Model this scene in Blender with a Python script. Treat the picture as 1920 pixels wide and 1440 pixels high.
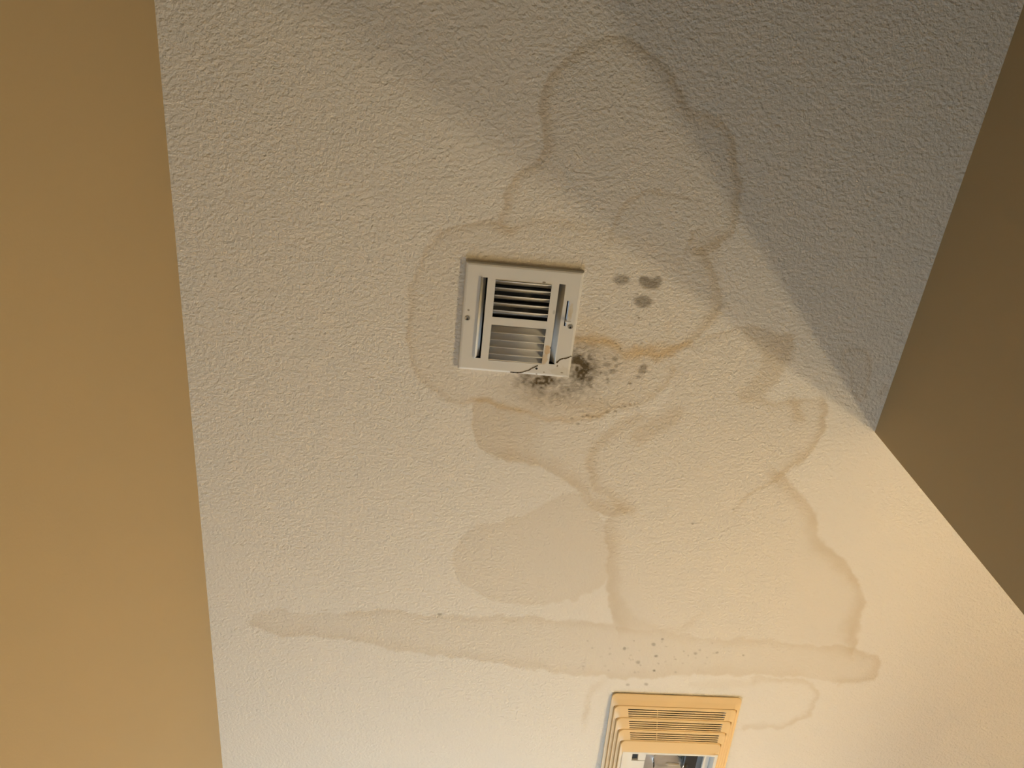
import bpy, bmesh, math, random
import numpy as np
from mathutils import Matrix, Vector

# ------------------------------------------------------------------ clear
for o in list(bpy.data.objects):
    bpy.data.objects.remove(o, do_unlink=True)
SC = bpy.context.scene
COL = SC.collection
random.seed(5)

# ------------------------------------------------------------------ camera, world, exposure
CEIL = 2.44                      # ceiling height, metres
CAM_H = 1.27                     # ceiling is this far above the lens
FPX = 1525.07                    # focal length in pixels of the 1920 x 1440 frame
# rows: camera right, down, forward in world axes (X right, Y away along the room, Z up)
R = np.array([[0.99488248, -0.0998032, -0.01575364],
              [0.08186115, 0.88758276, -0.45331622],
              [0.05922506, 0.44970675, 0.89121054]])
cam = bpy.data.objects.new('camera', bpy.data.cameras.new('camera'))
COL.objects.link(cam)
m = Matrix.Identity(4)
for i in range(3):
    m[i][0] = R[0, i]; m[i][1] = -R[1, i]; m[i][2] = -R[2, i]
m[2][3] = CEIL - CAM_H
cam.matrix_world = m
cam.data.sensor_width = 36.0
cam.data.lens = FPX / 1920 * 36.0
cam.data.clip_start = 0.02
SC.camera = cam

world = bpy.data.worlds.new('world'); SC.world = world
world.use_nodes = True
world.node_tree.nodes['Background'].inputs[0].default_value = (0.8, 0.9, 1.0, 1)
world.node_tree.nodes['Background'].inputs[1].default_value = 0.3
SC.view_settings.view_transform = 'Standard'
SC.view_settings.look = 'None'
SC.view_settings.gamma = 1.0
SC.view_settings.use_curve_mapping = False
SC.view_settings.exposure = 0.0

LAMP_E = 510.0                   # frosted tubes of the wall sconces
LAMP_RGB = (1.0, 0.755, 0.415)
CAP_R = 0.11
WIN_E = 11.8                     # frosted window pane lit by daylight
WIN_RGB = (0.66, 0.87, 1.0)


def ceil_pt(x, y, dz=0.0):
    """photo pixel -> point on the horizontal plane dz below the ceiling"""
    d = R.T @ np.array([(x - 960) / FPX, (y - 720) / FPX, 1.0])
    p = d * (CAM_H - dz) / d[2]
    return p[0], p[1]


# ------------------------------------------------------------------ helpers
def link(o, parent=None):
    COL.objects.link(o)
    if parent is not None:
        o.parent = parent
    return o


def empty(name, loc, label, cat, group=None):
    o = bpy.data.objects.new(name, None)
    o.empty_display_size = 0.05
    o.location = loc
    o['label'] = label; o['category'] = cat
    if group: o['group'] = group
    return link(o)


def obj_bm(name, bm, mat, parent=None, smooth=False):
    bmesh.ops.recalc_face_normals(bm, faces=bm.faces)
    me = bpy.data.meshes.new(name)
    bm.to_mesh(me); bm.free()
    if smooth:
        for p in me.polygons: p.use_smooth = True
    me.materials.append(mat)
    return link(bpy.data.objects.new(name, me), parent)


def obj_py(name, verts, faces, mat, parent=None, smooth=False, recalc=False):
    me = bpy.data.meshes.new(name)
    me.from_pydata(verts, [], faces); me.update()
    if recalc:
        bm = bmesh.new(); bm.from_mesh(me)
        bmesh.ops.remove_doubles(bm, verts=bm.verts, dist=1e-6)
        bmesh.ops.recalc_face_normals(bm, faces=bm.faces)
        bm.to_mesh(me); bm.free()
    if smooth:
        for p in me.polygons: p.use_smooth = True
    me.materials.append(mat)
    return link(bpy.data.objects.new(name, me), parent)


def add_box(bm, lo, hi):
    vs = [bm.verts.new((x, y, z)) for x in (lo[0], hi[0]) for y in (lo[1], hi[1]) for z in (lo[2], hi[2])]
    for f in ((0, 1, 3, 2), (4, 6, 7, 5), (0, 4, 5, 1), (2, 3, 7, 6), (0, 2, 6, 4), (1, 5, 7, 3)):
        bm.faces.new([vs[i] for i in f])


def add_lathe(bm, prof, seg=32, mat4=None):
    rings = []
    for r, z in prof:
        rings.append([bm.verts.new((r * math.cos(2 * math.pi * k / seg), r * math.sin(2 * math.pi * k / seg), z)) for k in range(seg)])
    for a, b in zip(rings, rings[1:]):
        for k in range(seg):
            bm.faces.new((a[k], a[(k + 1) % seg], b[(k + 1) % seg], b[k]))
    for ring in (rings[0], rings[-1]):
        if (ring[0].co.xy).length > 1e-5:
            bm.faces.new(ring)
    if mat4 is not None:
        bmesh.ops.transform(bm, matrix=mat4, verts=[v for r in rings for v in r])


def solidify(o, t, off=-1.0):
    md = o.modifiers.new('thickness', 'SOLIDIFY'); md.thickness = t; md.offset = off
    return md


def bevel(o, w, seg=2):
    md = o.modifiers.new('bevel', 'BEVEL'); md.width = w; md.segments = seg; md.limit_method = 'ANGLE'
    return md


def principled(name, col, rough=0.6, metal=0.0, bump=None, var=None, spec=0.5):
    mt = bpy.data.materials.new(name); mt.use_nodes = True
    nt = mt.node_tree; b = nt.nodes['Principled BSDF']
    b.inputs['Base Color'].default_value = (*col, 1)
    b.inputs['Roughness'].default_value = rough
    b.inputs['Metallic'].default_value = metal
    b.inputs['Specular IOR Level'].default_value = spec
    tc = nt.nodes.new('ShaderNodeTexCoord')
    if var:                                     # (scale, amount): faint mottling of the colour
        n = nt.nodes.new('ShaderNodeTexNoise'); n.inputs['Scale'].default_value = var[0]; n.inputs['Detail'].default_value = 4
        nt.links.new(tc.outputs['Object'], n.inputs['Vector'])
        mx = nt.nodes.new('ShaderNodeMix'); mx.data_type = 'RGBA'
        mx.inputs['A'].default_value = (*[c * (1 - var[1]) for c in col], 1)
        mx.inputs['B'].default_value = (*[min(1, c * (1 + var[1])) for c in col], 1)
        nt.links.new(n.outputs['Fac'], mx.inputs['Factor'])
        nt.links.new(mx.outputs['Result'], b.inputs['Base Color'])
    if bump:                                    # (scale, strength, distance)
        n = nt.nodes.new('ShaderNodeTexNoise'); n.inputs['Scale'].default_value = bump[0]; n.inputs['Detail'].default_value = 3
        nt.links.new(tc.outputs['Object'], n.inputs['Vector'])
        bp = nt.nodes.new('ShaderNodeBump'); bp.inputs['Strength'].default_value = bump[1]; bp.inputs['Distance'].default_value = bump[2]
        nt.links.new(n.outputs['Fac'], bp.inputs['Height'])
        nt.links.new(bp.outputs['Normal'], b.inputs['Normal'])
    return mt


def emitter(name, col, e):
    mt = bpy.data.materials.new(name); mt.use_nodes = True
    nt = mt.node_tree; nt.nodes.clear()
    em = nt.nodes.new('ShaderNodeEmission'); out = nt.nodes.new('ShaderNodeOutputMaterial')
    em.inputs[0].default_value = (*col, 1); em.inputs[1].default_value = e
    nt.links.new(em.outputs[0], out.inputs[0])
    return mt


M_WALL = principled('tan wall paint', (0.41, 0.322, 0.188), 0.75, bump=(260, 0.25, 0.0006), var=(3, 0.02))
M_FLOOR = principled('vinyl floor', (0.15, 0.155, 0.165), 0.5, var=(6, 0.1))
M_WHITE = principled('white trim paint', (0.8, 0.79, 0.77), 0.45, var=(5, 0.02))
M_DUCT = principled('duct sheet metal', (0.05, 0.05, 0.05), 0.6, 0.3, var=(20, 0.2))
M_DARK = principled('black plastic and hole shade', (0.012, 0.012, 0.014), 0.5, var=(30, 0.2))  # also draws the shade inside the screw hole, recesses and slot
M_STEEL = principled('galvanised steel', (0.66, 0.67, 0.70), 0.33, 0.45, bump=(60, 0.25, 0.001), var=(40, 0.1))
M_IVORY = principled('aged ivory plastic with warm light tint', (0.92, 0.70, 0.40), 0.45, bump=(900, 0.05, 0.0003), var=(12, 0.02))  # aged ivory, saturated further to stand in for warm light on the bands
M_REFL = principled('white enamel', (0.85, 0.85, 0.84), 0.35, var=(20, 0.03))
M_CHROME = principled('brushed nickel', (0.6, 0.58, 0.55), 0.3, 1.0, var=(30, 0.05))
M_DIRT = principled('mould dirt', (0.09, 0.065, 0.035), 0.9, var=(600, 0.5))


def smooth_noise(u, v, seed):
    """value noise on a unit lattice"""
    rs = np.random.RandomState(seed); T = rs.rand(256, 256)
    iu = np.floor(u).astype(int); iv = np.floor(v).astype(int)
    fu = u - iu; fv = v - iv
    fu = fu * fu * (3 - 2 * fu); fv = fv * fv * (3 - 2 * fv)
    a = T[iu % 256, iv % 256]; b = T[(iu + 1) % 256, iv % 256]
    c = T[iu % 256, (iv + 1) % 256]; d = T[(iu + 1) % 256, (iv + 1) % 256]
    return (a * (1 - fu) + b * fu) * (1 - fv) + (c * (1 - fu) + d * fu) * fv


def chaikin(P, closed, n=2):
    P = np.array(P, float)
    for _ in range(n):
        if closed:
            Q = np.roll(P, -1, 0)
            P = np.stack([.75 * P + .25 * Q, .25 * P + .75 * Q], 1).reshape(-1, 2)
        else:
            A, B = P[:-1], P[1:]
            mid = np.stack([.75 * A + .25 * B, .25 * A + .75 * B], 1).reshape(-1, 2)
            P = np.vstack([P[:1], mid, P[-1:]])
    return P


def sdist(X, Y, P, closed):
    """distance to a polyline; sign from the side of the nearest segment (open) or inside (closed, positive)"""
    best = np.full(X.shape, 1e9); sgn = np.ones(X.shape); ins = np.zeros(X.shape, bool)
    n = len(P)
    for i in range(n if closed else n - 1):
        ax, ay = P[i]; bx, by = P[(i + 1) % n]
        dx, dy = bx - ax, by - ay
        L = dx * dx + dy * dy + 1e-12
        t = np.clip(((X - ax) * dx + (Y - ay) * dy) / L, 0, 1)
        qx = X - ax - t * dx; qy = Y - ay - t * dy
        d = qx * qx + qy * qy
        k = d < best
        best = np.where(k, d, best)
        if closed:
            if abs(dy) > 1e-9:
                c = ((ay > Y) != (by > Y)) & (X < dx * (Y - ay) / dy + ax)
                ins ^= c
        else:
            cr = dx * (Y - ay) - dy * (X - ax)
            sgn = np.where(k, np.sign(cr), sgn)
    best = np.sqrt(best)
    return np.where(ins, best, -best) if closed else best * sgn


# ------------------------------------------------------------------ the ceiling and its water stains
VENT_C = (0.0847, 0.5201)
VENT_H = 0.080                                    # half size of the duct opening
FAN_O = (0.3765, 1.369); FAN_A = -math.radians(1.7); FAN_W = 0.287; FAN_L = 0.335

Y_END, X_FAR, Y_BACK, X_LEFT, X_RIGHT, Y_STUB = 2.95, 1.84, -1.6, -0.4762, 0.752, 0.678


def build_ceiling():
    st = 0.0021
    gx = np.concatenate([[X_LEFT - 0.1], np.arange(X_LEFT, 1.0, st), np.arange(1.02, X_FAR + 0.15, 0.1)])
    gy = np.concatenate([[Y_BACK - 0.1, -1, -.5, -.1], np.arange(-0.02, 1.64, st), np.arange(1.66, Y_END + 0.15, 0.1)])
    nx, ny = len(gx), len(gy)
    X, Y = np.meshgrid(gx, gy)
    X = X.ravel(); Y = Y.ravel()
    q = R @ np.stack([X, Y, np.full_like(X, CAM_H)])
    front = q[2] > 0.2
    px = np.where(front, 960 + FPX * q[0] / np.maximum(q[2], .2), -9e3)
    py = np.where(front, 720 + FPX * q[1] / np.maximum(q[2], .2), -9e3)
    # ragged outlines: push the lookup position around with noise
    wob = lambda s, seed: smooth_noise(X / s + 50, Y / s + 50, seed) - .5
    wx = px + 9 * wob(.022, 1) + 4.5 * wob(.008, 2)
    wy = py + 9 * wob(.022, 3) + 4.5 * wob(.008, 4)
    patch = 0.62 + 0.76 * smooth_noise(X / .035 + 9, Y / .035 + 9, 7)
    stain = np.zeros_like(X); ochre = np.zeros_like(X); mould = np.zeros_like(X)

    def sub(P, mg):
        return np.nonzero((wx > P[:, 0].min() - mg) & (wx < P[:, 0].max() + mg) & (wy > P[:, 1].min() - mg) & (wy < P[:, 1].max() + mg))[0]

    def line(pts, amp, wl, wr=None, closed=False, ch=None, taper=False, raw=False):
        """tide line: amp at the line, fading over wl px on its left-hand side (seen along it) and wr px on the other"""
        wr = wl if wr is None else wr
        P = chaikin(pts, closed); i = sub(P, 3 * max(wl, wr))
        d = sdist(wx[i], wy[i], P, closed)
        w = np.where(d > 0, wr, wl)
        v = amp * np.exp(-(np.abs(d) / w) ** 2.0)
        if taper:
            e = np.minimum(np.hypot(wx[i] - P[0, 0], wy[i] - P[0, 1]), np.hypot(wx[i] - P[-1, 0], wy[i] - P[-1, 1]))
            v *= np.clip(e / 40, 0, 1)
        c = stain if ch is None else ch
        c[i] += v if raw else 1.12 * v * patch[i]

    def fill(pts, amp, soft, ch=None, fade=None, edge=0.0, ew=8):
        """filled stain; fade=(x0,y0,x1,y1) lets it die out from the first point to the second; edge darkens the rim"""
        P = chaikin(pts, True); i = sub(P, 4 * soft)
        d = sdist(wx[i], wy[i], P, True)
        v = np.clip((d + soft) / (2 * soft), 0, 1); v = v * v * (3 - 2 * v)
        v = v * (amp + edge * np.exp(-np.maximum(d, 0) / ew))
        if fade:
            x0, y0, x1, y1 = fade
            t = ((wx[i] - x0) * (x1 - x0) + (wy[i] - y0) * (y1 - y0)) / ((x1 - x0) ** 2 + (y1 - y0) ** 2)
            t = np.clip(t, 0, 1); v = v * (1 - t * t * (3 - 2 * t))
        c = stain if ch is None else ch
        c[i] += v

    # tall blob above the register
    s1 = [(948, 432), (938, 423), (941, 390), (951, 361), (970, 328), (995, 310), (1021, 288), (1028, 262), (1019, 233), (1015, 200),
          (1024, 160), (1050, 120), (1075, 98), (1105, 80), (1141, 71), (1177, 76), (1210, 91), (1239, 117), (1258, 146), (1272, 175),
          (1287, 197), (1301, 213), (1327, 216), (1356, 237), (1374, 262), (1382, 295), (1387, 339), (1385, 386), (1380, 419), (1367, 445), (1341, 466), (1318, 476)]
    line(s1, .40, 3.5, 13)
    fill(s1, .055, 6)
    line([(1238, 116), (1262, 150), (1276, 180), (1290, 205), (1302, 222)], .22, 8, 14, taper=True)
    line([(1385, 330), (1384, 386), (1378, 420)], .18, 8, taper=True)
    line([(928, 420), (938, 436), (952, 440), (968, 430)], .28, 7)
    line([(1125, 470), (1141, 445), (1152, 426), (1159, 397), (1174, 375), (1203, 361), (1239, 359), (1276, 368), (1309, 379), (1323, 397)], .30, 2.4, 6, taper=True)
    line([(1326, 410), (1320, 419), (1301, 437), (1291, 459), (1283, 481), (1276, 499)], .30, 3, taper=True)
    fill([(1291, 459), (1305, 430), (1330, 440), (1370, 440), (1345, 470), (1348, 520), (1335, 540), (1328, 490)], .14, 14)
    # ring round the register
    s2 = [(955, 424), (930, 419), (893, 419), (860, 425), (827, 436), (809, 452), (795, 474), (780, 503), (773, 532), (768, 570), (765, 610),
          (768, 650), (776, 690), (790, 712), (807, 727), (837, 745), (873, 758), (910, 752), (947, 760), (987, 770), (1023, 783), (1050, 790),
          (1090, 787), (1117, 782), (1140, 773), (1173, 763), (1207, 750), (1233, 737), (1253, 713), (1262, 690)]
    line(s2, .27, 8, 3.5)
    line([(955, 428), (975, 424), (995, 419), (1032, 415), (1068, 419), (1097, 426), (1125, 440)], .22, 11, 7, taper=True)
    line([(1309, 470), (1323, 488), (1341, 518), (1349, 550), (1345, 575), (1336, 597), (1316, 624), (1292, 646), (1262, 662), (1235, 672)], .42, 5, 11)
    line([(1340, 520), (1350, 555), (1344, 590), (1330, 612)], .22, 12, taper=True)
    fill(s2 + [(1290, 650), (1340, 590), (1345, 530), (1300, 470), (1120, 430)], .11, 14)
    line([(1250, 712), (1263, 690), (1272, 665)], .2, 10, taper=True)
    # ochre streaks to the right of the register
    line([(1290, 645), (1262, 655), (1235, 661), (1205, 662), (1175, 666)], .42, 9, ch=ochre, taper=False)
    line([(1262, 640), (1227, 647), (1190, 655), (1150, 662)], .34, 7, ch=ochre, taper=True)
    line([(1085, 640), (1105, 637), (1130, 640), (1160, 648)], .5, 10, ch=ochre, taper=False)
    line([(1090, 612), (1110, 640), (1190, 690)], .14, 35, ch=ochre)
    line([(1245, 590), (1253, 615), (1258, 640)], .16, 8, ch=ochre, taper=True)
    line([(960, 735), (1040, 762), (1120, 768), (1200, 742)], .14, 22, ch=ochre, taper=True)
    line([(860, 748), (900, 752), (960, 765), (1040, 788), (1090, 786), (1150, 770)], .25, 5, ch=ochre, taper=True)
    line([(1040, 769), (1075, 765), (1105, 763), (1140, 758)], .22, 2.5, taper=True)
    # brown lobe under the register
    fill([(900, 742), (892, 753), (887, 777), (887, 803), (892, 827), (907, 843), (927, 857), (953, 865), (993, 867), (1030, 875), (1035, 790), (990, 772), (947, 760)],
         .36, 2.5, fade=(960, 800, 1030, 812), edge=.10)
    line([(953, 865), (993, 867), (1030, 882), (1060, 897), (1083, 917), (1097, 937), (1113, 957), (1140, 967), (1170, 963)], .30, 20, 3)
    fill([(987, 772), (1050, 791), (1110, 788), (1133, 806), (1108, 833), (1102, 860), (1107, 890), (1128, 920), (1150, 945), (1120, 955), (1085, 915), (1030, 880), (985, 865)], .10, 5)
    # loop running down from it
    line([(1200, 775), (1160, 798), (1133, 817), (1112, 833), (1103, 860), (1107, 890), (1120, 913), (1140, 930), (1157, 947), (1175, 963)], .30, 13, 6)
    fill([(1100, 925), (1125, 940), (1150, 945), (1175, 955), (1172, 968), (1140, 970), (1110, 956)], .18, 4)
    fill([(1178, 818), (1207, 797), (1240, 777), (1276, 760), (1284, 778), (1262, 800), (1224, 817), (1204, 836)], .30, 7)
    line([(1207, 795), (1183, 817), (1184, 832), (1199, 857)], .12, 6, taper=True)
    # broad stain at lower right, its tip and drip
    s5 = [(1287, 663), (1317, 637), (1350, 626), (1380, 616), (1410, 613), (1440, 622), (1470, 632), (1490, 626), (1492, 650), (1479, 686), (1450, 722), (1428, 747),
          (1450, 754), (1483, 754), (1513, 747), (1540, 748), (1551, 765), (1547, 790), (1540, 817), (1520, 843), (1497, 867), (1467, 888), (1483, 917),
          (1508, 936), (1525, 960), (1533, 987), (1528, 1014), (1546, 1026), (1571, 1044), (1593, 1069), (1610, 1094), (1621, 1122), (1614, 1154), (1606, 1190),
          (1590, 1212), (1483, 1205), (1341, 1196), (1192, 1178), (1153, 1172), (1148, 1140), (1143, 1087), (1143, 1040), (1136, 990), (1172, 963), (1140, 930), (1107, 890), (1104, 850),
          (1135, 815), (1207, 778), (1258, 752), (1262, 700)]
    fill(s5, .115, 4)
    line([(1287, 663), (1317, 637), (1350, 626), (1380, 616), (1410, 613)], .20, 3, 6, taper=True)
    fill([(1385, 617), (1410, 612), (1440, 622), (1470, 632), (1490, 626), (1492, 650), (1479, 686), (1450, 722), (1425, 747), (1400, 755), (1380, 745), (1410, 715), (1440, 670)], .25, 7, edge=.06)
    fill([(1436, 636), (1470, 634), (1490, 626), (1491, 650), (1479, 684), (1455, 690), (1430, 668)], .16, 6)
    line([(1385, 745), (1428, 749), (1450, 755), (1483, 755), (1513, 748), (1538, 747)], .30, 4, 9, taper=True)
    line([(1487, 752), (1490, 765), (1498, 782)], .34, 9)
    line([(1545, 755), (1551, 770), (1547, 790), (1540, 817), (1520, 843), (1497, 867), (1467, 887), (1457, 900)], .38, 3.5, 9)
    line([(1463, 889), (1457, 900), (1430, 913), (1403, 927), (1387, 943), (1370, 970)], .36, 4, 3, taper=True)
    line([(1461, 890), (1483, 917), (1508, 935), (1525, 960), (1533, 987), (1528, 1014), (1546, 1026), (1571, 1044), (1593, 1069), (1610, 1094), (1621, 1122), (1614, 1154), (1608, 1190), (1602, 1215)], .34, 4, 17)
    fill([(1575, 1150), (1612, 1150), (1606, 1200), (1600, 1214), (1570, 1205)], .12, 10)
    # vertical tide and pale oval at lower centre
    line([(1150, 962), (1137, 977), (1133, 993), (1138, 1017), (1143, 1037), (1142, 1060), (1142, 1087), (1143, 1117), (1148, 1140), (1154, 1172)], .32, 18, 3)
    fill([(1146, 1110), (1160, 1115), (1185, 1150), (1230, 1175), (1300, 1188), (1192, 1178), (1153, 1172)], .14, 7)
    line([(1249, 1179), (1285, 1172), (1306, 1157), (1320, 1136)], .16, 3, 10, taper=True)
    s7 = [(1053, 927), (1027, 940), (993, 957), (960, 973), (913, 983), (883, 993), (863, 1013), (850, 1040), (850, 1063), (863, 1087), (883, 1107), (917, 1123), (957, 1133),
          (1000, 1137), (1047, 1133), (1080, 1123), (1110, 1110), (1130, 1097), (1143, 1077), (1142, 1030), (1135, 985), (1115, 958), (1085, 920)]
    fill(s7, .15, 3, edge=.05, ew=12)
    # long band across the bottom
    top = [(464, 1161), (486, 1151), (516, 1144), (542, 1144), (580, 1151), (617, 1147), (655, 1151), (685, 1144), (719, 1142), (756, 1147), (794, 1153), (824, 1151), (869, 1157),
           (906, 1159), (944, 1155), (1000, 1159), (1056, 1163), (1105, 1168), (1153, 1175), (1192, 1180), (1238, 1184), (1288, 1193), (1341, 1198), (1394, 1200), (1430, 1200),
           (1483, 1209), (1536, 1211), (1571, 1214), (1607, 1218), (1635, 1228), (1649, 1246)]
    bot = [(1647, 1264), (1639, 1274), (1607, 1281), (1571, 1283), (1536, 1276), (1500, 1267), (1447, 1264), (1376, 1264), (1323, 1261), (1260, 1264), (1189, 1272), (1143, 1271),
           (1093, 1264), (1056, 1262), (1000, 1252), (944, 1243), (888, 1236), (831, 1230), (794, 1224), (756, 1219), (719, 1213), (685, 1206), (648, 1198), (602, 1194), (565, 1192),
           (528, 1191), (498, 1185), (475, 1174)]
    fill(top + bot, .16, 2.2)
    line(top[6:], .14, 2.5, 9)
    line(bot[5:], .14, 2.5, 14)
    line(bot[:4], .22, 3, 12)
    line([(1560, 1212), (1607, 1217), (1635, 1228), (1650, 1246), (1646, 1266), (1635, 1275)], .10, 3, 20)
    line([(1415, 1271), (1483, 1273), (1518, 1278), (1531, 1292), (1531, 1317), (1518, 1338), (1497, 1352), (1472, 1363), (1430, 1363), (1394, 1368)], .24, 3, 7)
    line([(1143, 1271), (1129, 1281), (1111, 1292), (1104, 1310), (1100, 1331), (1097, 1356), (1094, 1380)], .22, 6, taper=True)
    fill([(1300, 1275), (1400, 1272), (1420, 1285), (1340, 1296), (1290, 1290)], .10, 8)
    # small ring in the shaded corner
    line([(1609, 747), (1600, 740), (1592, 727), (1594, 714), (1598, 697), (1590, 687), (1582, 677), (1585, 660), (1600, 655), (1617, 656), (1630, 663), (1633, 677), (1632, 702), (1629, 727), (1622, 740)], .24, 3.2)
    fill([(1609, 747), (1592, 727), (1598, 697), (1560, 680), (1585, 640), (1630, 650), (1633, 700), (1625, 740)], .08, 8)
    line([(1652, 738), (1661, 726)], .3, 6)

    # mould: soft clouds, round colonies and loose specks
    def blob(cx, cy, rx, ry, amp, ang=0, soft=.35):
        i = np.nonzero((abs(wx - cx) < 3 * max(rx, ry)) & (abs(wy - cy) < 3 * max(rx, ry)))[0]
        ca, sa = math.cos(math.radians(ang)), math.sin(math.radians(ang))
        dx = .6 * px[i] + .4 * wx[i] - cx; dy = .6 * py[i] + .4 * wy[i] - cy
        d = np.hypot((dx * ca + dy * sa) / rx, (-dx * sa + dy * ca) / ry)
        t = np.clip((1 + soft - d) / (2 * soft), 0, 1)
        mould[i] = np.maximum(mould[i], amp * t * t * (3 - 2 * t))
    grain = smooth_noise(X / .0045 + 3, Y / .0045 + 3, 11) * .6 + smooth_noise(X / .0115 + 3, Y / .0115 + 3, 12) * .4

    def cloud(cx, cy, rx, ry, amp, ang=0):
        i = np.nonzero((abs(px - cx) < 3 * max(rx, ry)) & (abs(py - cy) < 3 * max(rx, ry)))[0]
        ca, sa = math.cos(math.radians(ang)), math.sin(math.radians(ang))
        dx = px[i] - cx; dy = py[i] - cy
        d = np.hypot((dx * ca + dy * sa) / rx, (-dx * sa + dy * ca) / ry)
        g = np.exp(-d ** 2)
        mould[i] = np.maximum(mould[i], amp * g * np.clip(.72 + 1.5 * (grain[i] - .45), .2, 1.25))
    cloud(1090, 684, 30, 38, 1.15, -8)
    cloud(1100, 700, 22, 24, .80)
    cloud(1078, 662, 16, 26, .75)
    cloud(1012, 714, 44, 18, 1.15, 4)
    cloud(1035, 728, 70, 30, .60, 4)
    cloud(1070, 722, 40, 22, .45)
    cloud(1100, 690, 55, 42, .28)
    blob(1164, 525, 15, 10, .50); blob(1220, 530, 18, 12, .62, 8); blob(1205, 525, 8, 8, .6); blob(1232, 526, 10, 9, .52); blob(1206, 566, 16, 11, .58, 5)
    i = np.nonzero(np.hypot((px - 1222) / 7, (py - 518) / 6) < 1)[0]; mould[i] *= .35      # notch in the second colony
    for cx, cy, rx, ry, am, an in [(1153, 673, 6.5, 4.5, .55, 0), (1137.5, 684, 8, 5, .45, 0), (1149, 696, 8, 5.5, .5, -15), (1134, 701, 6.5, 4, .35, 0), (1157, 686, 4, 2.6, .55, 0),
                                   (1133, 672.5, 3, 2, .6, 0), (1114, 681, 3.5, 3, .6, 0), (1205, 693, 10.5, 7, .52, -50), (1196, 707, 6, 2.4, .45, 10), (1180, 719, 3.4, 2, .7, -15),
                                   (1138, 711, 2.6, 2, .6, 0), (1139.5, 716.5, 3.4, 3, .45, 0), (1103, 719, 7, 4, .6, 0), (1107, 724.5, 4, 2.6, .65, 0), (1080, 722, 6.5, 4, .5, 0),
                                   (1104, 708, 9, 7, .75, 0), (1098, 696, 7, 5, .8, 0), (1164, 653, 2.2, 1.8, .75, 0), (1156, 644, 2.2, 1.4, .6, 0), (1203, 643.5, 2.6, 1.6, .5, -20),
                                   (1126, 699, 3, 2.2, .6, 0), (1125, 690, 3, 2, .5, 0), (1140, 773.5, 4, 2.4, .5, 0), (1155, 772, 3.4, 2.2, .5, 0), (1171, 762, 2.4, 1.8, .5, 0),
                                   (1180, 757, 2.4, 1.8, .45, 0), (1188, 757, 2, 1.6, .45, 0), (1194, 753, 2.4, 1.6, .4, 0), (1193, 762, 2.4, 1.6, .4, 0), (1101, 779.5, 2.6, 1.8, .5, 0),
                                   (1093, 782, 2.4, 1.6, .45, 0), (1072, 784, 3, 1.6, .4, 0), (1119, 783, 3, 1.4, .4, 0), (1161, 763, 2.4, 1.6, .4, 0), (1123, 578, 2.2, 1.8, .6, 0),
                                   (1198, 596, 2.4, 2, .6, 0), (1194, 592, 2, 1.6, .5, 0), (1219, 608, 2.4, 1.6, .45, 0), (1195, 552, 2.6, 1.6, .5, -30), (1213, 404, 2.6, 1.6, .35, 20),
                                   (1237, 423, 4, 2.4, .3, 0), (1171, 1216, 3, 2.4, .5, 0), (1225, 1209, 4, 3, .38, 0), (1230, 1230, 3, 2.2, .5, 0), (1196, 1243, 4.4, 3, .35, 0),
                                   (1226, 1257, 2.6, 2.2, .6, 0), (1212, 1283, 4, 2.6, .35, 0), (1176, 1283, 4, 2.4, .3, 0), (1304, 1225, 3, 2, .35, 0), (1345, 1223, 3, 1.6, .4, -20),
                                   (1394, 1229, 2.6, 1.8, .4, 0), (1242, 1198, 3, 1.8, .45, -20), (824, 1151, 4, 2, .55, -10), (1298, 982, 2.6, 1.5, .5, -30), (1254, 951, 2.4, 1.4, .4, -40),
                                   (454, 1021, 2.4, 1.6, .4, 0), (1870, 58, 3, 1.6, .5, -70), (1376, 954, 2.4, 1.6, .4, -30), (337, 427, 2, 2, .5, 0)]:
        blob(cx, cy, rx, ry, am, an, .45)
    rs = np.random.RandomState(3)
    for _ in range(80):                                   # loose specks thinning out from the corner of the register
        a = rs.uniform(-25, 120); d = 40 + abs(rs.normal(0, 45))
        cx, cy = 1062 + d * math.cos(math.radians(a)), 690 + .8 * d * math.sin(math.radians(a))
        s = rs.uniform(1.2, 2.6); blob(cx, cy, s * 1.25, s, rs.uniform(.15, .45), 0, .6)
    for _ in range(40):
        cx = rs.uniform(1090, 1345); cy = rs.uniform(1195, 1262)
        blob(cx, cy, rs.uniform(1.2, 2.6), 1.4, rs.uniform(.1, .3), 0, .6)
    stain = .72 * (1 - np.exp(-np.clip(stain, 0, 2) / .60)); ochre = np.clip(ochre, 0, 1); mould = np.clip(mould, 0, 1)

    # faces, leaving the duct and fan openings free
    I, J = np.meshgrid(np.arange(nx - 1), np.arange(ny - 1))
    a = (J * nx + I).ravel()
    cxm = ((gx[:-1] + gx[1:]) / 2)[I].ravel(); cym = ((gy[:-1] + gy[1:]) / 2)[J].ravel()
    hole = (abs(cxm - VENT_C[0]) < VENT_H) & (abs(cym - VENT_C[1]) < VENT_H)
    ca, sa = math.cos(FAN_A), math.sin(FAN_A)
    fu = (cxm - FAN_O[0]) * ca + (cym - FAN_O[1]) * sa; fv = -(cxm - FAN_O[0]) * sa + (cym - FAN_O[1]) * ca
    hole |= (fu > .028) & (fu < FAN_W - .028) & (fv > .03) & (fv < FAN_L - .03)
    a = a[~hole]
    F = np.stack([a, a + nx, a + nx + 1, a + 1], 1).astype(np.int32)      # normals down
    me = bpy.data.meshes.new('ceiling')
    me.vertices.add(len(X)); me.loops.add(F.size); me.polygons.add(len(F))
    me.vertices.foreach_set('co', np.stack([X, Y, np.full_like(X, CEIL)], 1).astype(np.float32).ravel())
    me.loops.foreach_set('vertex_index', F.ravel())
    me.polygons.foreach_set('loop_start', np.arange(0, F.size, 4, dtype=np.int32))
    me.update(calc_edges=True); me.validate()
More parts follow.
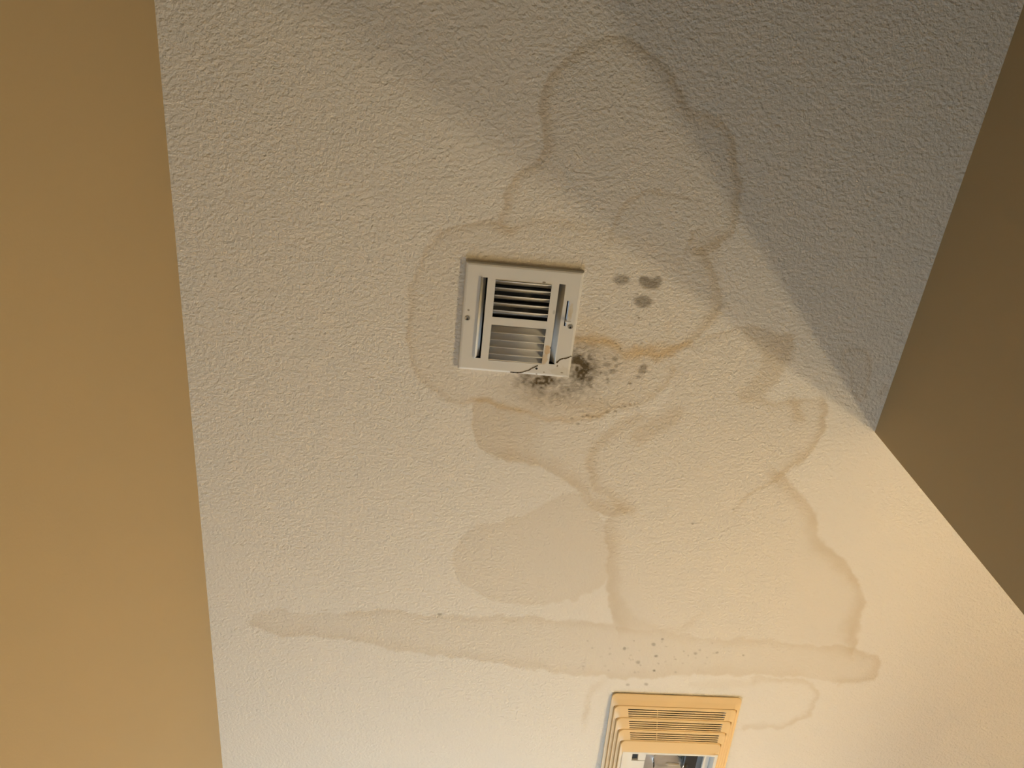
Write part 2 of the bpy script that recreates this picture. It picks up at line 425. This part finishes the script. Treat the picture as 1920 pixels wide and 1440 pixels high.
    for nm, arr in (('stain', stain), ('ochre', ochre), ('mould', mould)):
        at = me.attributes.new(nm, 'FLOAT', 'POINT'); at.data.foreach_set('value', arr.astype(np.float32))
    me.materials.append(ceiling_material())
    o = link(bpy.data.objects.new('ceiling', me))
    o['kind'] = 'structure'
    o['label'] = 'white textured ceiling with brown water stains and black mould'
    return o


def ceiling_material():
    mt = bpy.data.materials.new('stained textured ceiling paint'); mt.use_nodes = True
    nt = mt.node_tree; N = nt.nodes; L = nt.links; b = N['Principled BSDF']
    b.inputs['Roughness'].default_value = 0.8
    b.inputs['Specular IOR Level'].default_value = 0.25
    tc = N.new('ShaderNodeTexCoord')

    def attr(n):
        a = N.new('ShaderNodeAttribute'); a.attribute_name = n; return a.outputs['Fac']

    def mix(fac, ca, cb):
        x = N.new('ShaderNodeMix'); x.data_type = 'RGBA'
        for s, v in (('Factor', fac), ('A', ca), ('B', cb)):
            if isinstance(v, (tuple, float)): x.inputs[s].default_value = v
            else: L.new(v, x.inputs[s])
        return x.outputs['Result']

    def math_(op, a, bb, clamp=False):
        x = N.new('ShaderNodeMath'); x.operation = op; x.use_clamp = clamp
        for k, v in enumerate((a, bb)):
            if isinstance(v, float): x.inputs[k].default_value = v
            else: L.new(v, x.inputs[k])
        return x.outputs[0]

    def noise(scale, detail=2.0, rough=.5):
        n = N.new('ShaderNodeTexNoise'); n.inputs['Scale'].default_value = scale
        n.inputs['Detail'].default_value = detail; n.inputs['Roughness'].default_value = rough
        L.new(tc.outputs['Object'], n.inputs['Vector']); return n.outputs['Fac']
    fine = noise(420.0, 3.0)
    peel = noise(190.0, 2.0, .5)
    col = (0.85, 0.83, 0.80, 1)
    col = mix(attr('stain'), col, (0.545, 0.43, 0.265, 1))
    col = mix(attr('ochre'), col, (0.68, 0.49, 0.23, 1))
    g = math_('MULTIPLY', attr('mould'), math_('ADD', .45, math_('ADD', math_('MULTIPLY', fine, .6), math_('MULTIPLY', peel, .6))), True)
    col = mix(g, col, (0.115, 0.088, 0.048, 1))
    L.new(col, b.inputs['Base Color'])
    hgt = math_('ADD', math_('MULTIPLY', peel, 1.0), math_('MULTIPLY', fine, .18))
    bp = N.new('ShaderNodeBump'); bp.inputs['Strength'].default_value = 1.0; bp.inputs['Distance'].default_value = 0.0020
    L.new(hgt, bp.inputs['Height']); L.new(bp.outputs['Normal'], b.inputs['Normal'])
    return mt


build_ceiling()


# ------------------------------------------------------------------ walls, floor, window
def wall(name, lo, hi, label):
    bm = bmesh.new(); add_box(bm, lo, hi)
    o = obj_bm(name, bm, M_WALL); o['kind'] = 'structure'; o['label'] = label
    return o


wall('wall_left', (X_LEFT - .1, Y_BACK, 0), (X_LEFT, Y_END, CEIL), 'long tan painted wall on the left')
wall('wall_right', (X_RIGHT, Y_BACK, 0), (X_FAR + .1, Y_STUB, CEIL), 'shaded tan wall on the right ending in a corner')
wall('wall_vanity', (X_FAR, Y_STUB, 0), (X_FAR + .1, Y_END, CEIL), 'tan wall of the vanity recess')
wall('wall_back', (X_LEFT - .1, Y_BACK - .1, 0), (X_FAR + .1, Y_BACK, CEIL), 'tan wall behind the camera')
WX0, WX1, WZ0, WZ1 = -0.22, 0.48, 0.85, 1.90
bm = bmesh.new()
xa, xb = X_LEFT - .1, X_FAR + .1
for lo, hi in (((xa, 0), (WX0, CEIL)), ((WX1, 0), (xb, CEIL)), ((WX0, 0), (WX1, WZ0)), ((WX0, WZ1), (WX1, CEIL))):
    add_box(bm, (lo[0], Y_END, lo[1]), (hi[0], Y_END + .1, hi[1]))
o = obj_bm('wall_front', bm, M_WALL); o['kind'] = 'structure'; o['label'] = 'tan end wall with a frosted window'
bm = bmesh.new(); add_box(bm, (xa, Y_BACK - .1, -.05), (xb, Y_END + .1, 0))
o = obj_bm('floor', bm, M_FLOOR); o['kind'] = 'structure'; o['label'] = 'grey vinyl bathroom floor'
bm = bmesh.new()
t = .035
for lo, hi in (((WX0, WZ0), (WX0 + t, WZ1)), ((WX1 - t, WZ0), (WX1, WZ1)), ((WX0 + t, WZ0), (WX1 - t, WZ0 + t)), ((WX0 + t, WZ1 - t), (WX1 - t, WZ1))):
    add_box(bm, (lo[0], Y_END, lo[1]), (hi[0], Y_END + .08, hi[1]))
win = obj_bm('window_1', bm, M_WHITE); win['kind'] = 'structure'; win['label'] = 'white framed frosted window'
bm = bmesh.new(); add_box(bm, (WX0 + t, Y_END + .03, WZ0 + t), (WX1 - t, Y_END + .036, WZ1 - t))
obj_bm('pane', bm, emitter('frosted pane in daylight', WIN_RGB, WIN_E), win)


# ------------------------------------------------------------------ vanity light round the corner (lights the scene)
def wall_sconce(y, label):
    """glowing frosted tube under a nickel cap, on an arm from the recess wall"""
    xl, zl = 1.70, CEIL - 0.92
    dx = xl - X_FAR
    e = empty('wall_sconce', (X_FAR, y, zl), label, 'wall lamp', 'sconces on the recess wall')
    bm = bmesh.new(); add_lathe(bm, [(.055, 0), (.055, .010), (.048, .016), (.012, .018)], 32, Matrix.Translation((0, 0, .085)) @ Matrix.Rotation(-math.pi / 2, 4, 'Y'))
    obj_bm('back_plate', bm, M_CHROME, e, False)
    bm = bmesh.new(); add_lathe(bm, [(.007, .010), (.007, -dx)], 12, Matrix.Translation((0, 0, .085)) @ Matrix.Rotation(-math.pi / 2, 4, 'Y'))
    obj_bm('arm', bm, M_CHROME, e, True)
    bm = bmesh.new(); add_lathe(bm, [(.010, .098), (.030, .092), (CAP_R, .073), (CAP_R, .068), (.020, .068), (.020, .066)], 40, Matrix.Translation((dx, 0, 0)))
    obj_bm('cap', bm, M_CHROME, e)
    bm = bmesh.new(); add_lathe(bm, [(.030, .067), (.030, -.060), (.026, -.066), (.010, -.067)], 32, Matrix.Translation((dx, 0, 0)))
    sh = obj_bm('glass_shade', bm, emitter('glowing frosted glass', LAMP_RGB, LAMP_E), e, True); sh['label'] = 'glowing frosted glass tube'
    return e


wall_sconce(Y_STUB + .948 * .60, 'lit frosted tube sconce on the recess wall nearer the wall corner')
wall_sconce(Y_STUB + .948 * 1.09, 'lit frosted tube sconce on the recess wall farther from the wall corner')


# ------------------------------------------------------------------ ceiling register
def vent_plate_material():
    mt = principled('white enamelled register metal', (0.80, 0.805, 0.81), 0.38)
    nt = mt.node_tree; N = nt.nodes; L = nt.links; b = N['Principled BSDF']
    tc = next(n for n in N if n.type == 'TEX_COORD')

    def spot(cx, cy, rx, ry):
        mp = N.new('ShaderNodeMapping'); mp.inputs['Location'].default_value = (-cx / rx, -cy / ry, 0)
        mp.inputs['Scale'].default_value = (1 / rx, 1 / ry, 0.0)
        nz = N.new('ShaderNodeTexNoise'); nz.inputs['Scale'].default_value = 160
        L.new(tc.outputs['Object'], nz.inputs['Vector'])
        L.new(tc.outputs['Object'], mp.inputs['Vector'])
        ln = N.new('ShaderNodeVectorMath'); ln.operation = 'LENGTH'; L.new(mp.outputs['Vector'], ln.inputs[0])
        ad = N.new('ShaderNodeMath'); ad.operation = 'ADD'; L.new(ln.outputs['Value'], ad.inputs[0]); L.new(nz.outputs['Fac'], ad.inputs[1])
        mr = N.new('ShaderNodeMapRange'); mr.interpolation_type = 'SMOOTHSTEP'
        mr.inputs['From Min'].default_value = 1.55; mr.inputs['From Max'].default_value = 1.15
        L.new(ad.outputs[0], mr.inputs['Value']); return mr.outputs['Result']
    prev = None
    col0 = (0.80, 0.805, 0.81, 1)
    for (cx, cy, rx, ry), c, k in (((.0525, .047, .006, .009), (.66, .47, .24, 1), .75), ((.050, .064, .006, .012), (.66, .50, .28, 1), .6),
                                   ((.0835, -.025, .0035, .02), (.68, .55, .35, 1), .35), ((.082, .088, .02, .014), (.68, .66, .60, 1), .5),
                                   ((-.0865, -.0135, .0022, .0022), (.2, .18, .14, 1), .7), ((.0585, .0425, .002, .002), (.1, .09, .07, 1), .8),
                                   ((.033, -.0735, .003, .0018), (.2, .15, .08, 1), .8), ((.056, -.023, .003, .004), (.45, .47, .48, 1), .5),
                                   ((.0735, .0755, .0016, .0024), (.15, .12, .08, 1), .9), ((.052, .0895, .0018, .0018), (.25, .22, .16, 1), .8),
                                   ((.083, .0875, .0026, .0014), (.25, .22, .16, 1), .7), ((.0395, .0945, .002, .002), (.2, .16, .1, 1), .7), ((.090, .0955, .006, .0012), (.25, .2, .13, 1), .8)):
        s = spot(cx, cy, rx, ry)
        ml = N.new('ShaderNodeMath'); ml.operation = 'MULTIPLY'; L.new(s, ml.inputs[0]); ml.inputs[1].default_value = k
        mx = N.new('ShaderNodeMix'); mx.data_type = 'RGBA'; L.new(ml.outputs[0], mx.inputs['Factor'])
        if prev is None: mx.inputs['A'].default_value = col0
        else: L.new(prev, mx.inputs['A'])
        mx.inputs['B'].default_value = c
        prev = mx.outputs['Result']
    L.new(prev, b.inputs['Base Color'])
    return mt


def register():
    MP = vent_plate_material()
    MV = principled('white enamelled vane metal', (0.80, 0.805, 0.81), 0.38, var=(60, .02))
    e = empty('ceiling_register', (VENT_C[0], VENT_C[1], CEIL), 'square white metal ceiling air register with louvres and mouldy corner', 'air vent')
    D = -.0068                                       # face of the plate, below the ceiling
    mm = .001
    # face plate: cells of a rectilinear grid minus the openings, plus a sloping border
    holes = [(-70, -59.5, -73, 73), (-46.2, 46.2, -70.5, -5), (-46.2, 46.2, 9, 73), (58.5, 69, -73, 73), (75, 79, -45, 0.5)]
    xs = sorted({-92.5, 92.5, *[h[0] for h in holes], *[h[1] for h in holes]})
    ys = sorted({-92.5, 92.5, *[h[2] for h in holes], *[h[3] for h in holes]})
    V = {}; verts = []; faces = []

    def vid(x, y, z):
        k = (round(x, 3), round(y, 3), round(z, 6))
        if k not in V: V[k] = len(verts); verts.append((x * mm, y * mm, z))
        return V[k]
    for x0, x1 in zip(xs, xs[1:]):
        for y0, y1 in zip(ys, ys[1:]):
            cx, cy = (x0 + x1) / 2, (y0 + y1) / 2
            if any(h[0] < cx < h[1] and h[2] < cy < h[3] for h in holes): continue
            faces.append((vid(x0, y0, D), vid(x0, y1, D), vid(x1, y1, D), vid(x1, y0, D)))
    # border: rounded shoulder then down to the ceiling
    loops = [[(92.5, D)], [(95.2, D + .0006)], [(96.6, D + .002)], [(97.0, -.0004)]]

    def ring(h, z):
        P = []
        for x in xs: P.append((x / 92.5 * h if abs(x) < 92.4 else math.copysign(h, x), -h, z))
        for y in ys[1:]: P.append((h, y / 92.5 * h if abs(y) < 92.4 else math.copysign(h, y), z))
        for x in reversed(xs[:-1]): P.append((x / 92.5 * h if abs(x) < 92.4 else math.copysign(h, x), h, z))
        for y in reversed(ys[1:-1]): P.append((-h, y / 92.5 * h if abs(y) < 92.4 else math.copysign(h, y), z))
        return [vid(*p) for p in P]
    rg = [ring(l[0][0], l[0][1]) for l in loops]
    for a, b in zip(rg, rg[1:]):
        n = len(a)
        for k in range(n):
            faces.append((a[k], a[(k + 1) % n], b[(k + 1) % n], b[k]))
    pl = obj_py('face_plate', verts, faces, MP, e, recalc=False)
    bmx = bmesh.new(); bmx.from_mesh(pl.data); bmesh.ops.recalc_face_normals(bmx, faces=bmx.faces)
    if sum(f.normal.z * f.calc_area() for f in bmx.faces) > 0: bmesh.ops.reverse_faces(bmx, faces=bmx.faces)
    bmx.to_mesh(pl.data); bmx.free()
    solidify(pl, .0009)
    # rounded ends of the lever slot
    # vanes: curved strips
    def vane(name, axis, a0, a1, p0, dp, dz, droop=.0):
        """strip along axis from a0 to a1; starts at p0 at the plate, moves dp sideways while rising dz, curved"""
        vs, fs = [], []
        n = 7
        for k in range(n):
            s = k / (n - 1)
            off = p0 + dp * (s ** 1.25)
            z = D - .0009 * droop + dz * (1 - (1 - s) ** 1.35)
            for a in (a0, a1):
                vs.append((a * mm, off * mm, z) if axis == 'x' else (off * mm, a * mm, z))
        for k in range(n - 1):
            fs.append((2 * k, 2 * k + 1, 2 * k + 3, 2 * k + 2))
        o = obj_py(name, vs, fs, MV, e, smooth=True)
        solidify(o, .0009, 0)
        return o
    for y in (-70, -57.9, -44.7, -31.3, -18.1):
        vane('vane', 'x', -46, 46, y, 9.5, .0105, 1)
    for y in (22.6, 36.0, 49.4, 62.6, 75.5):
        vane('vane', 'x', -46, 46, y, -9.5, .0105, .5)
    v = vane('vane', 'y', -72.5, 72.5, -69.8, 7.5, .011, 3.2); v['label'] = 'long side vane standing proud of the plate'
    vane('vane', 'y', -72.5, 72.5, 69.2, -9.6, .0115, 0)
    # screws
    for x, y in ((-87.2, 1.3), (86.4, .6)):
        bm = bmesh.new()
        add_lathe(bm, [(.0045, D - .0001), (.0043, D - .0007), (.0034, D - .0008), (.0024, D - .0001), (.0012, D + .0003), (.00001, D + .0004)], 20, Matrix.Translation((x * mm, y * mm, 0)))
        s = obj_bm('screw', bm, M_CHROME, e)
        bm = bmesh.new(); add_lathe(bm, [(.0013, D - .0011), (.0013, D - .0004)], 10, Matrix.Translation((x * mm, (y + 1.2) * mm, 0)))
        obj_bm('screw_recess_shade', bm, M_DARK, s)  # black disc on the head stands in for shade in the recess
    # empty screw hole, its inner shade drawn as a black disc
    bm = bmesh.new(); add_lathe(bm, [(.0021, D - .00025), (.0021, D + .0005)], 12, Matrix.Translation((38.4 * mm, 83.6 * mm, 0)))
    obj_bm('screw_hole_shade', bm, M_DARK, e)
    # lever
    bm = bmesh.new(); add_box(bm, (.0757, -.0115, D - .0062), (.0855, -.0078, D - .0046)); add_box(bm, (.0757, -.0115, D - .0046), (.0783, -.0078, .012))
    bevel(obj_bm('damper_lever', bm, MV, e), .0006)
    # damper blades and duct boot above
    for y in (-36.0, -8.0):
        bm = bmesh.new(); add_box(bm, (-.074, y * mm - .013, .026), (.074, y * mm + .011, .027))
        o = obj_bm('damper_blade', bm, M_DUCT, e)
    b = VENT_H - .002
    vs = [(-b, -b, .0), (b, -b, .0), (b, b, .0), (-b, b, .0), (-b, -b, .14), (b, -b, .14), (b, b, .14), (-b, b, .14)]
    obj_py('duct_boot', vs, [(0, 1, 5, 4), (1, 2, 6, 5), (2, 3, 7, 6), (3, 0, 4, 7), (4, 5, 6, 7)], M_DUCT, e)
    # dirt-filled cracks across the mouldy corner
    def streak(pts, w):
        P = chaikin(pts, False, 2); vs, fs = [], []
        rs = random.Random(len(pts))
        for k, p in enumerate(P):
            d = P[min(k + 1, len(P) - 1)] - P[max(k - 1, 0)]; d = d / np.hypot(*d); nrm = np.array([-d[1], d[0]])
            ww = (w[0] + (w[1] - w[0]) * k / (len(P) - 1)) * rs.uniform(.6, 1.3)
            for s in (-1, 1):
                q = p + nrm * ww * s; vs.append((q[0] * mm, q[1] * mm, D - .0003))
        for k in range(len(P) - 1): fs.append((2 * k, 2 * k + 1, 2 * k + 3, 2 * k + 2))
        o = obj_py('dirt_streak', vs, fs, M_DIRT, e); o['label'] = 'dark mouldy crack'
        solidify(o, .0004, 0)
    streak([(-6, 94.6), (6, 94.9), (14.5, 93.5), (20, 90), (25.5, 88.6), (30, 84), (35, 81), (40.3, 77.6)], (.7, .9))
    streak([(71.5, 69.8), (73.5, 67), (76.5, 63), (81.6, 60.4), (86, 60), (89, 58.5), (95.8, 54.6)], (1.5, .7))
    return e


register()


# ------------------------------------------------------------------ bathroom exhaust fan with light, lens missing
def fan():
    TILT = math.radians(0.8)
    e = empty('exhaust_fan', (FAN_O[0], FAN_O[1], CEIL), 'ivory plastic exhaust fan cover with slots and exposed bulb, lens missing', 'exhaust fan')
    # local axes: u right, v away, w down; the loose cover hangs lower at its far end
    def P(u, v, w, tilt=True):
        ca, sa = math.cos(FAN_A), math.sin(FAN_A)
        z = -w - (math.tan(TILT) * v if tilt else 0)
        u = u + .012 * v
        return (u * ca - v * sa, u * sa + v * ca, z)
    W, Lh = FAN_W, FAN_L
    vtop = [0, .0295, .061, .091, .1205, .152]
    lside = [0, .008, .0155, .023, .0305, .037]
    bside = [0, .006, .011, .016, .021, .027]
    interp = lambda k, t: float(np.interp(k, range(6), t))
    # rings: (k at the slotted end, w there, k on the other sides, w there); the slotted end is a row of overlapping
    # tilted bands, the sides are small steps, and a narrow groove parts one band from the next
    ends = [.0100, .0145, .0190, .0235, .0270]
    prof = [(.02, .0018, .02, .0018), (0, .0021, 0, .0021), (.03, .0034, .05, .0050), (.5, .0064, .45, .0062), (.93, .0099, .80, .0064)]
    slot_pairs = []
    le = .0064
    for b in range(1, 5):
        t = ends[b]; s = ends[b - 1] - .0008
        prof.append((b - .062, ends[b - 1] - .0004, b - .19, le - .0004))
        prof.append((b - .060, ends[b - 1] - .0060, b - .185, le - .0040))
        prof.append((b - .004, ends[b - 1] - .0060, b - .03, le - .0040))
        prof.append((b, s + .0002, b - .02, le + .0006))
        le += .0048
        prof.append((b + .04, s + .0008, b + .12, le - .0004))
        if b < 4:
            for c in (.27, .46, .64, .82):
                for h in (-.040, .040):
                    f = c + h
                    prof.append((b + f, s + .0008 + (t - s - .0008) * f, b + .15 + .6 * f, le))
                slot_pairs.append(len(prof) - 2)
        prof.append((b + .93, t, b + (.80 if b < 4 else 1.0), le if b < 4 else t))
    prof.append((5.0, t, 5.0, t)); prof.append((5.0, t - .004, 5.0, t - .004))
    NC = 8
    verts, faces = [], []
    rings = []
    for k, w, kl, wl in prof:
        x0, x1 = interp(kl, lside), W - interp(kl, lside)
        y0, y1 = interp(k, vtop), Lh - interp(kl, bside)
        r = .011
        sl = np.interp(k, [1.27, 3.8], [.038, .051]); sr = np.interp(k, [1.27, 3.8], [.2555, .2465]); br = sl + .30 * (sr - sl)
        L = []
        ease = lambda c: (lambda q: q * q * (3 - 2 * q))(c / NC)
        for c in range(NC + 1):                                     # top-left corner
            a = math.pi + math.pi / 2 * c / NC
            L.append((x0 + r + r * math.cos(a), y0 + r + r * math.sin(a), wl + (w - wl) * ease(c)))
        top_i = len(L)
        for u in (sl, br - .0006, br + .0006, sr): L.append((u, y0, w))
        for c in range(NC + 1):
            a = 1.5 * math.pi + math.pi / 2 * c / NC
            L.append((x1 - r + r * math.cos(a), y0 + r + r * math.sin(a), w + (wl - w) * ease(c)))
        for c in range(NC + 1):
            a = math.pi / 2 * c / NC
            L.append((x1 - r + r * math.cos(a), y1 - r + r * math.sin(a), wl))
        for c in range(NC + 1):
            a = math.pi / 2 + math.pi / 2 * c / NC
            L.append((x0 + r + r * math.cos(a), y1 - r + r * math.sin(a), wl))
        rings.append(list(range(len(verts), len(verts) + len(L))))
        verts += [P(*q) for q in L]
    n = len(rings[0])
    for j, (a, b) in enumerate(zip(rings, rings[1:])):
        for k in range(n):
            if j in slot_pairs and k in (top_i, top_i + 2): continue
            faces.append((a[k], b[k], b[(k + 1) % n], a[(k + 1) % n]))
    cov = obj_py('cover', verts, faces, M_IVORY, e, smooth=False, recalc=False)
    bmx = bmesh.new(); bmx.from_mesh(cov.data); bmesh.ops.recalc_face_normals(bmx, faces=bmx.faces)
    if sum(f.normal.z * f.calc_area() for f in bmx.faces) > 0: bmesh.ops.reverse_faces(bmx, faces=bmx.faces)
    bmx.to_mesh(cov.data); bmx.free()
    solidify(cov, .0008)
    bv = None
    # housing can above the ceiling, dark inside
    def boxm(name, mat, u0, u1, v0, v1, w0, w1, parent=e, tilt=True, bev=0):
        vs = [P(u, v, w, tilt) for u in (u0, u1) for v in (v0, v1) for w in (w0, w1)]
        o = obj_py(name, vs, [(0, 1, 3, 2), (4, 6, 7, 5), (0, 4, 5, 1), (2, 3, 7, 6), (0, 2, 6, 4), (1, 5, 7, 3)], mat, parent, recalc=True)
        if bev: bevel(o, bev)
        return o
    c = [(.03, .032), (W - .03, .032), (W - .03, Lh - .032), (.03, Lh - .032)]
    vs = [P(u, v, -.002, False) for u, v in c] + [P(u, v, -.16, False) for u, v in c]
    obj_py('housing', vs, [(0, 1, 5, 4), (1, 2, 6, 5), (2, 3, 7, 6), (3, 0, 4, 7), (4, 5, 6, 7)], M_DARK, e)
    # white reflector pan inside the lens opening
    ru0, ru1, rv0, rv1 = .041, W - .037, .1545, Lh - .030
    # pan rim (white lip)
    vs, fs = [], []
    for (a, b, cc, d, w) in ((ru0 - .003, ru1 + .003, rv0 - .003, rv1 + .003, .0262), (ru0 + .003, ru1 - .003, rv0 + .0022, rv1 - .003, .0262), (ru0 + .006, ru1 - .006, rv0 + .003, rv1 - .006, .010)):
        vs += [P(a, cc, w), P(b, cc, w), P(b, d, w), P(a, d, w)]
    for s in (0, 4):
        for k in range(4): fs.append((s + k, s + (k + 1) % 4, s + 4 + (k + 1) % 4, s + 4 + k))
    o = obj_py('lens_rim', vs, fs, M_REFL, e); solidify(o, .001)
    boxm('reflector_plate', M_STEEL, ru0 + .004, ru1 - .004, rv0 + .004, rv1 - .004, -.016, -.015)
    boxm('side_flange', M_REFL, ru0 - .002, .0655, rv0 + .006, rv1 - .004, .0085, .0098)
    boxm('slot_shade_plate', M_DARK, .0662, .0790, rv0 + .004, .199, .003, .0045)  # solid black plate in place of the shade inside a slot
    boxm('bracket', M_REFL, .0795, .0965, rv0 + .004, .1975, .0085, .0098)
    boxm('bracket', M_REFL, .062, .0965, .2015, rv1 - .01, .0068, .0080)
    boxm('socket', M_DARK, .186, .2185, rv0 + .006, .235, -.012, .006, bev=.004)
    boxm('side_flange', M_REFL, .2285, .2405, rv0 + .003, rv1 - .004, .0085, .0150)
    boxm('hinge_strip', principled('blue grey metal', (.42, .46, .52), .3, .7, var=(40, .1)), .2405, .2470, rv0 + .003, rv1 - .004, .0085, .0105)
    # clear bulb lying in the pan
    g = bpy.data.materials.new('clear bulb glass'); g.use_nodes = True
    pb = g.node_tree.nodes['Principled BSDF']
    pb.inputs['Base Color'].default_value = (1, .98, .95, 1); pb.inputs['Roughness'].default_value = .03
    pb.inputs['Transmission Weight'].default_value = 1.0; pb.inputs['IOR'].default_value = 1.3
    prof_b = [(.00001, -.031), (.012, -.0295), (.022, -.022), (.029, -.009), (.030, .003), (.026, .016), (.018, .029), (.013, .040), (.013, .048)]
    q = P(.150, .2195, -.001)
    bm = bmesh.new(); add_lathe(bm, prof_b, 28, Matrix.Translation(q) @ Matrix.Rotation(math.radians(90), 4, 'Y'))
    bl = obj_bm('light_bulb', bm, g, e, True); bl['label'] = 'clear glass light bulb'
    solidify(bl, .0008)
    q2 = P(.150, .2195, -.001)
    bm = bmesh.new(); add_lathe(bm, [(.003, .03), (.004, .005), (.0015, .0), (.00001, -.002)], 10, Matrix.Translation(q2) @ Matrix.Rotation(math.radians(90), 4, 'Y'))
    obj_bm('filament_stem', bm, M_REFL, bl, True)
    return e


fan()
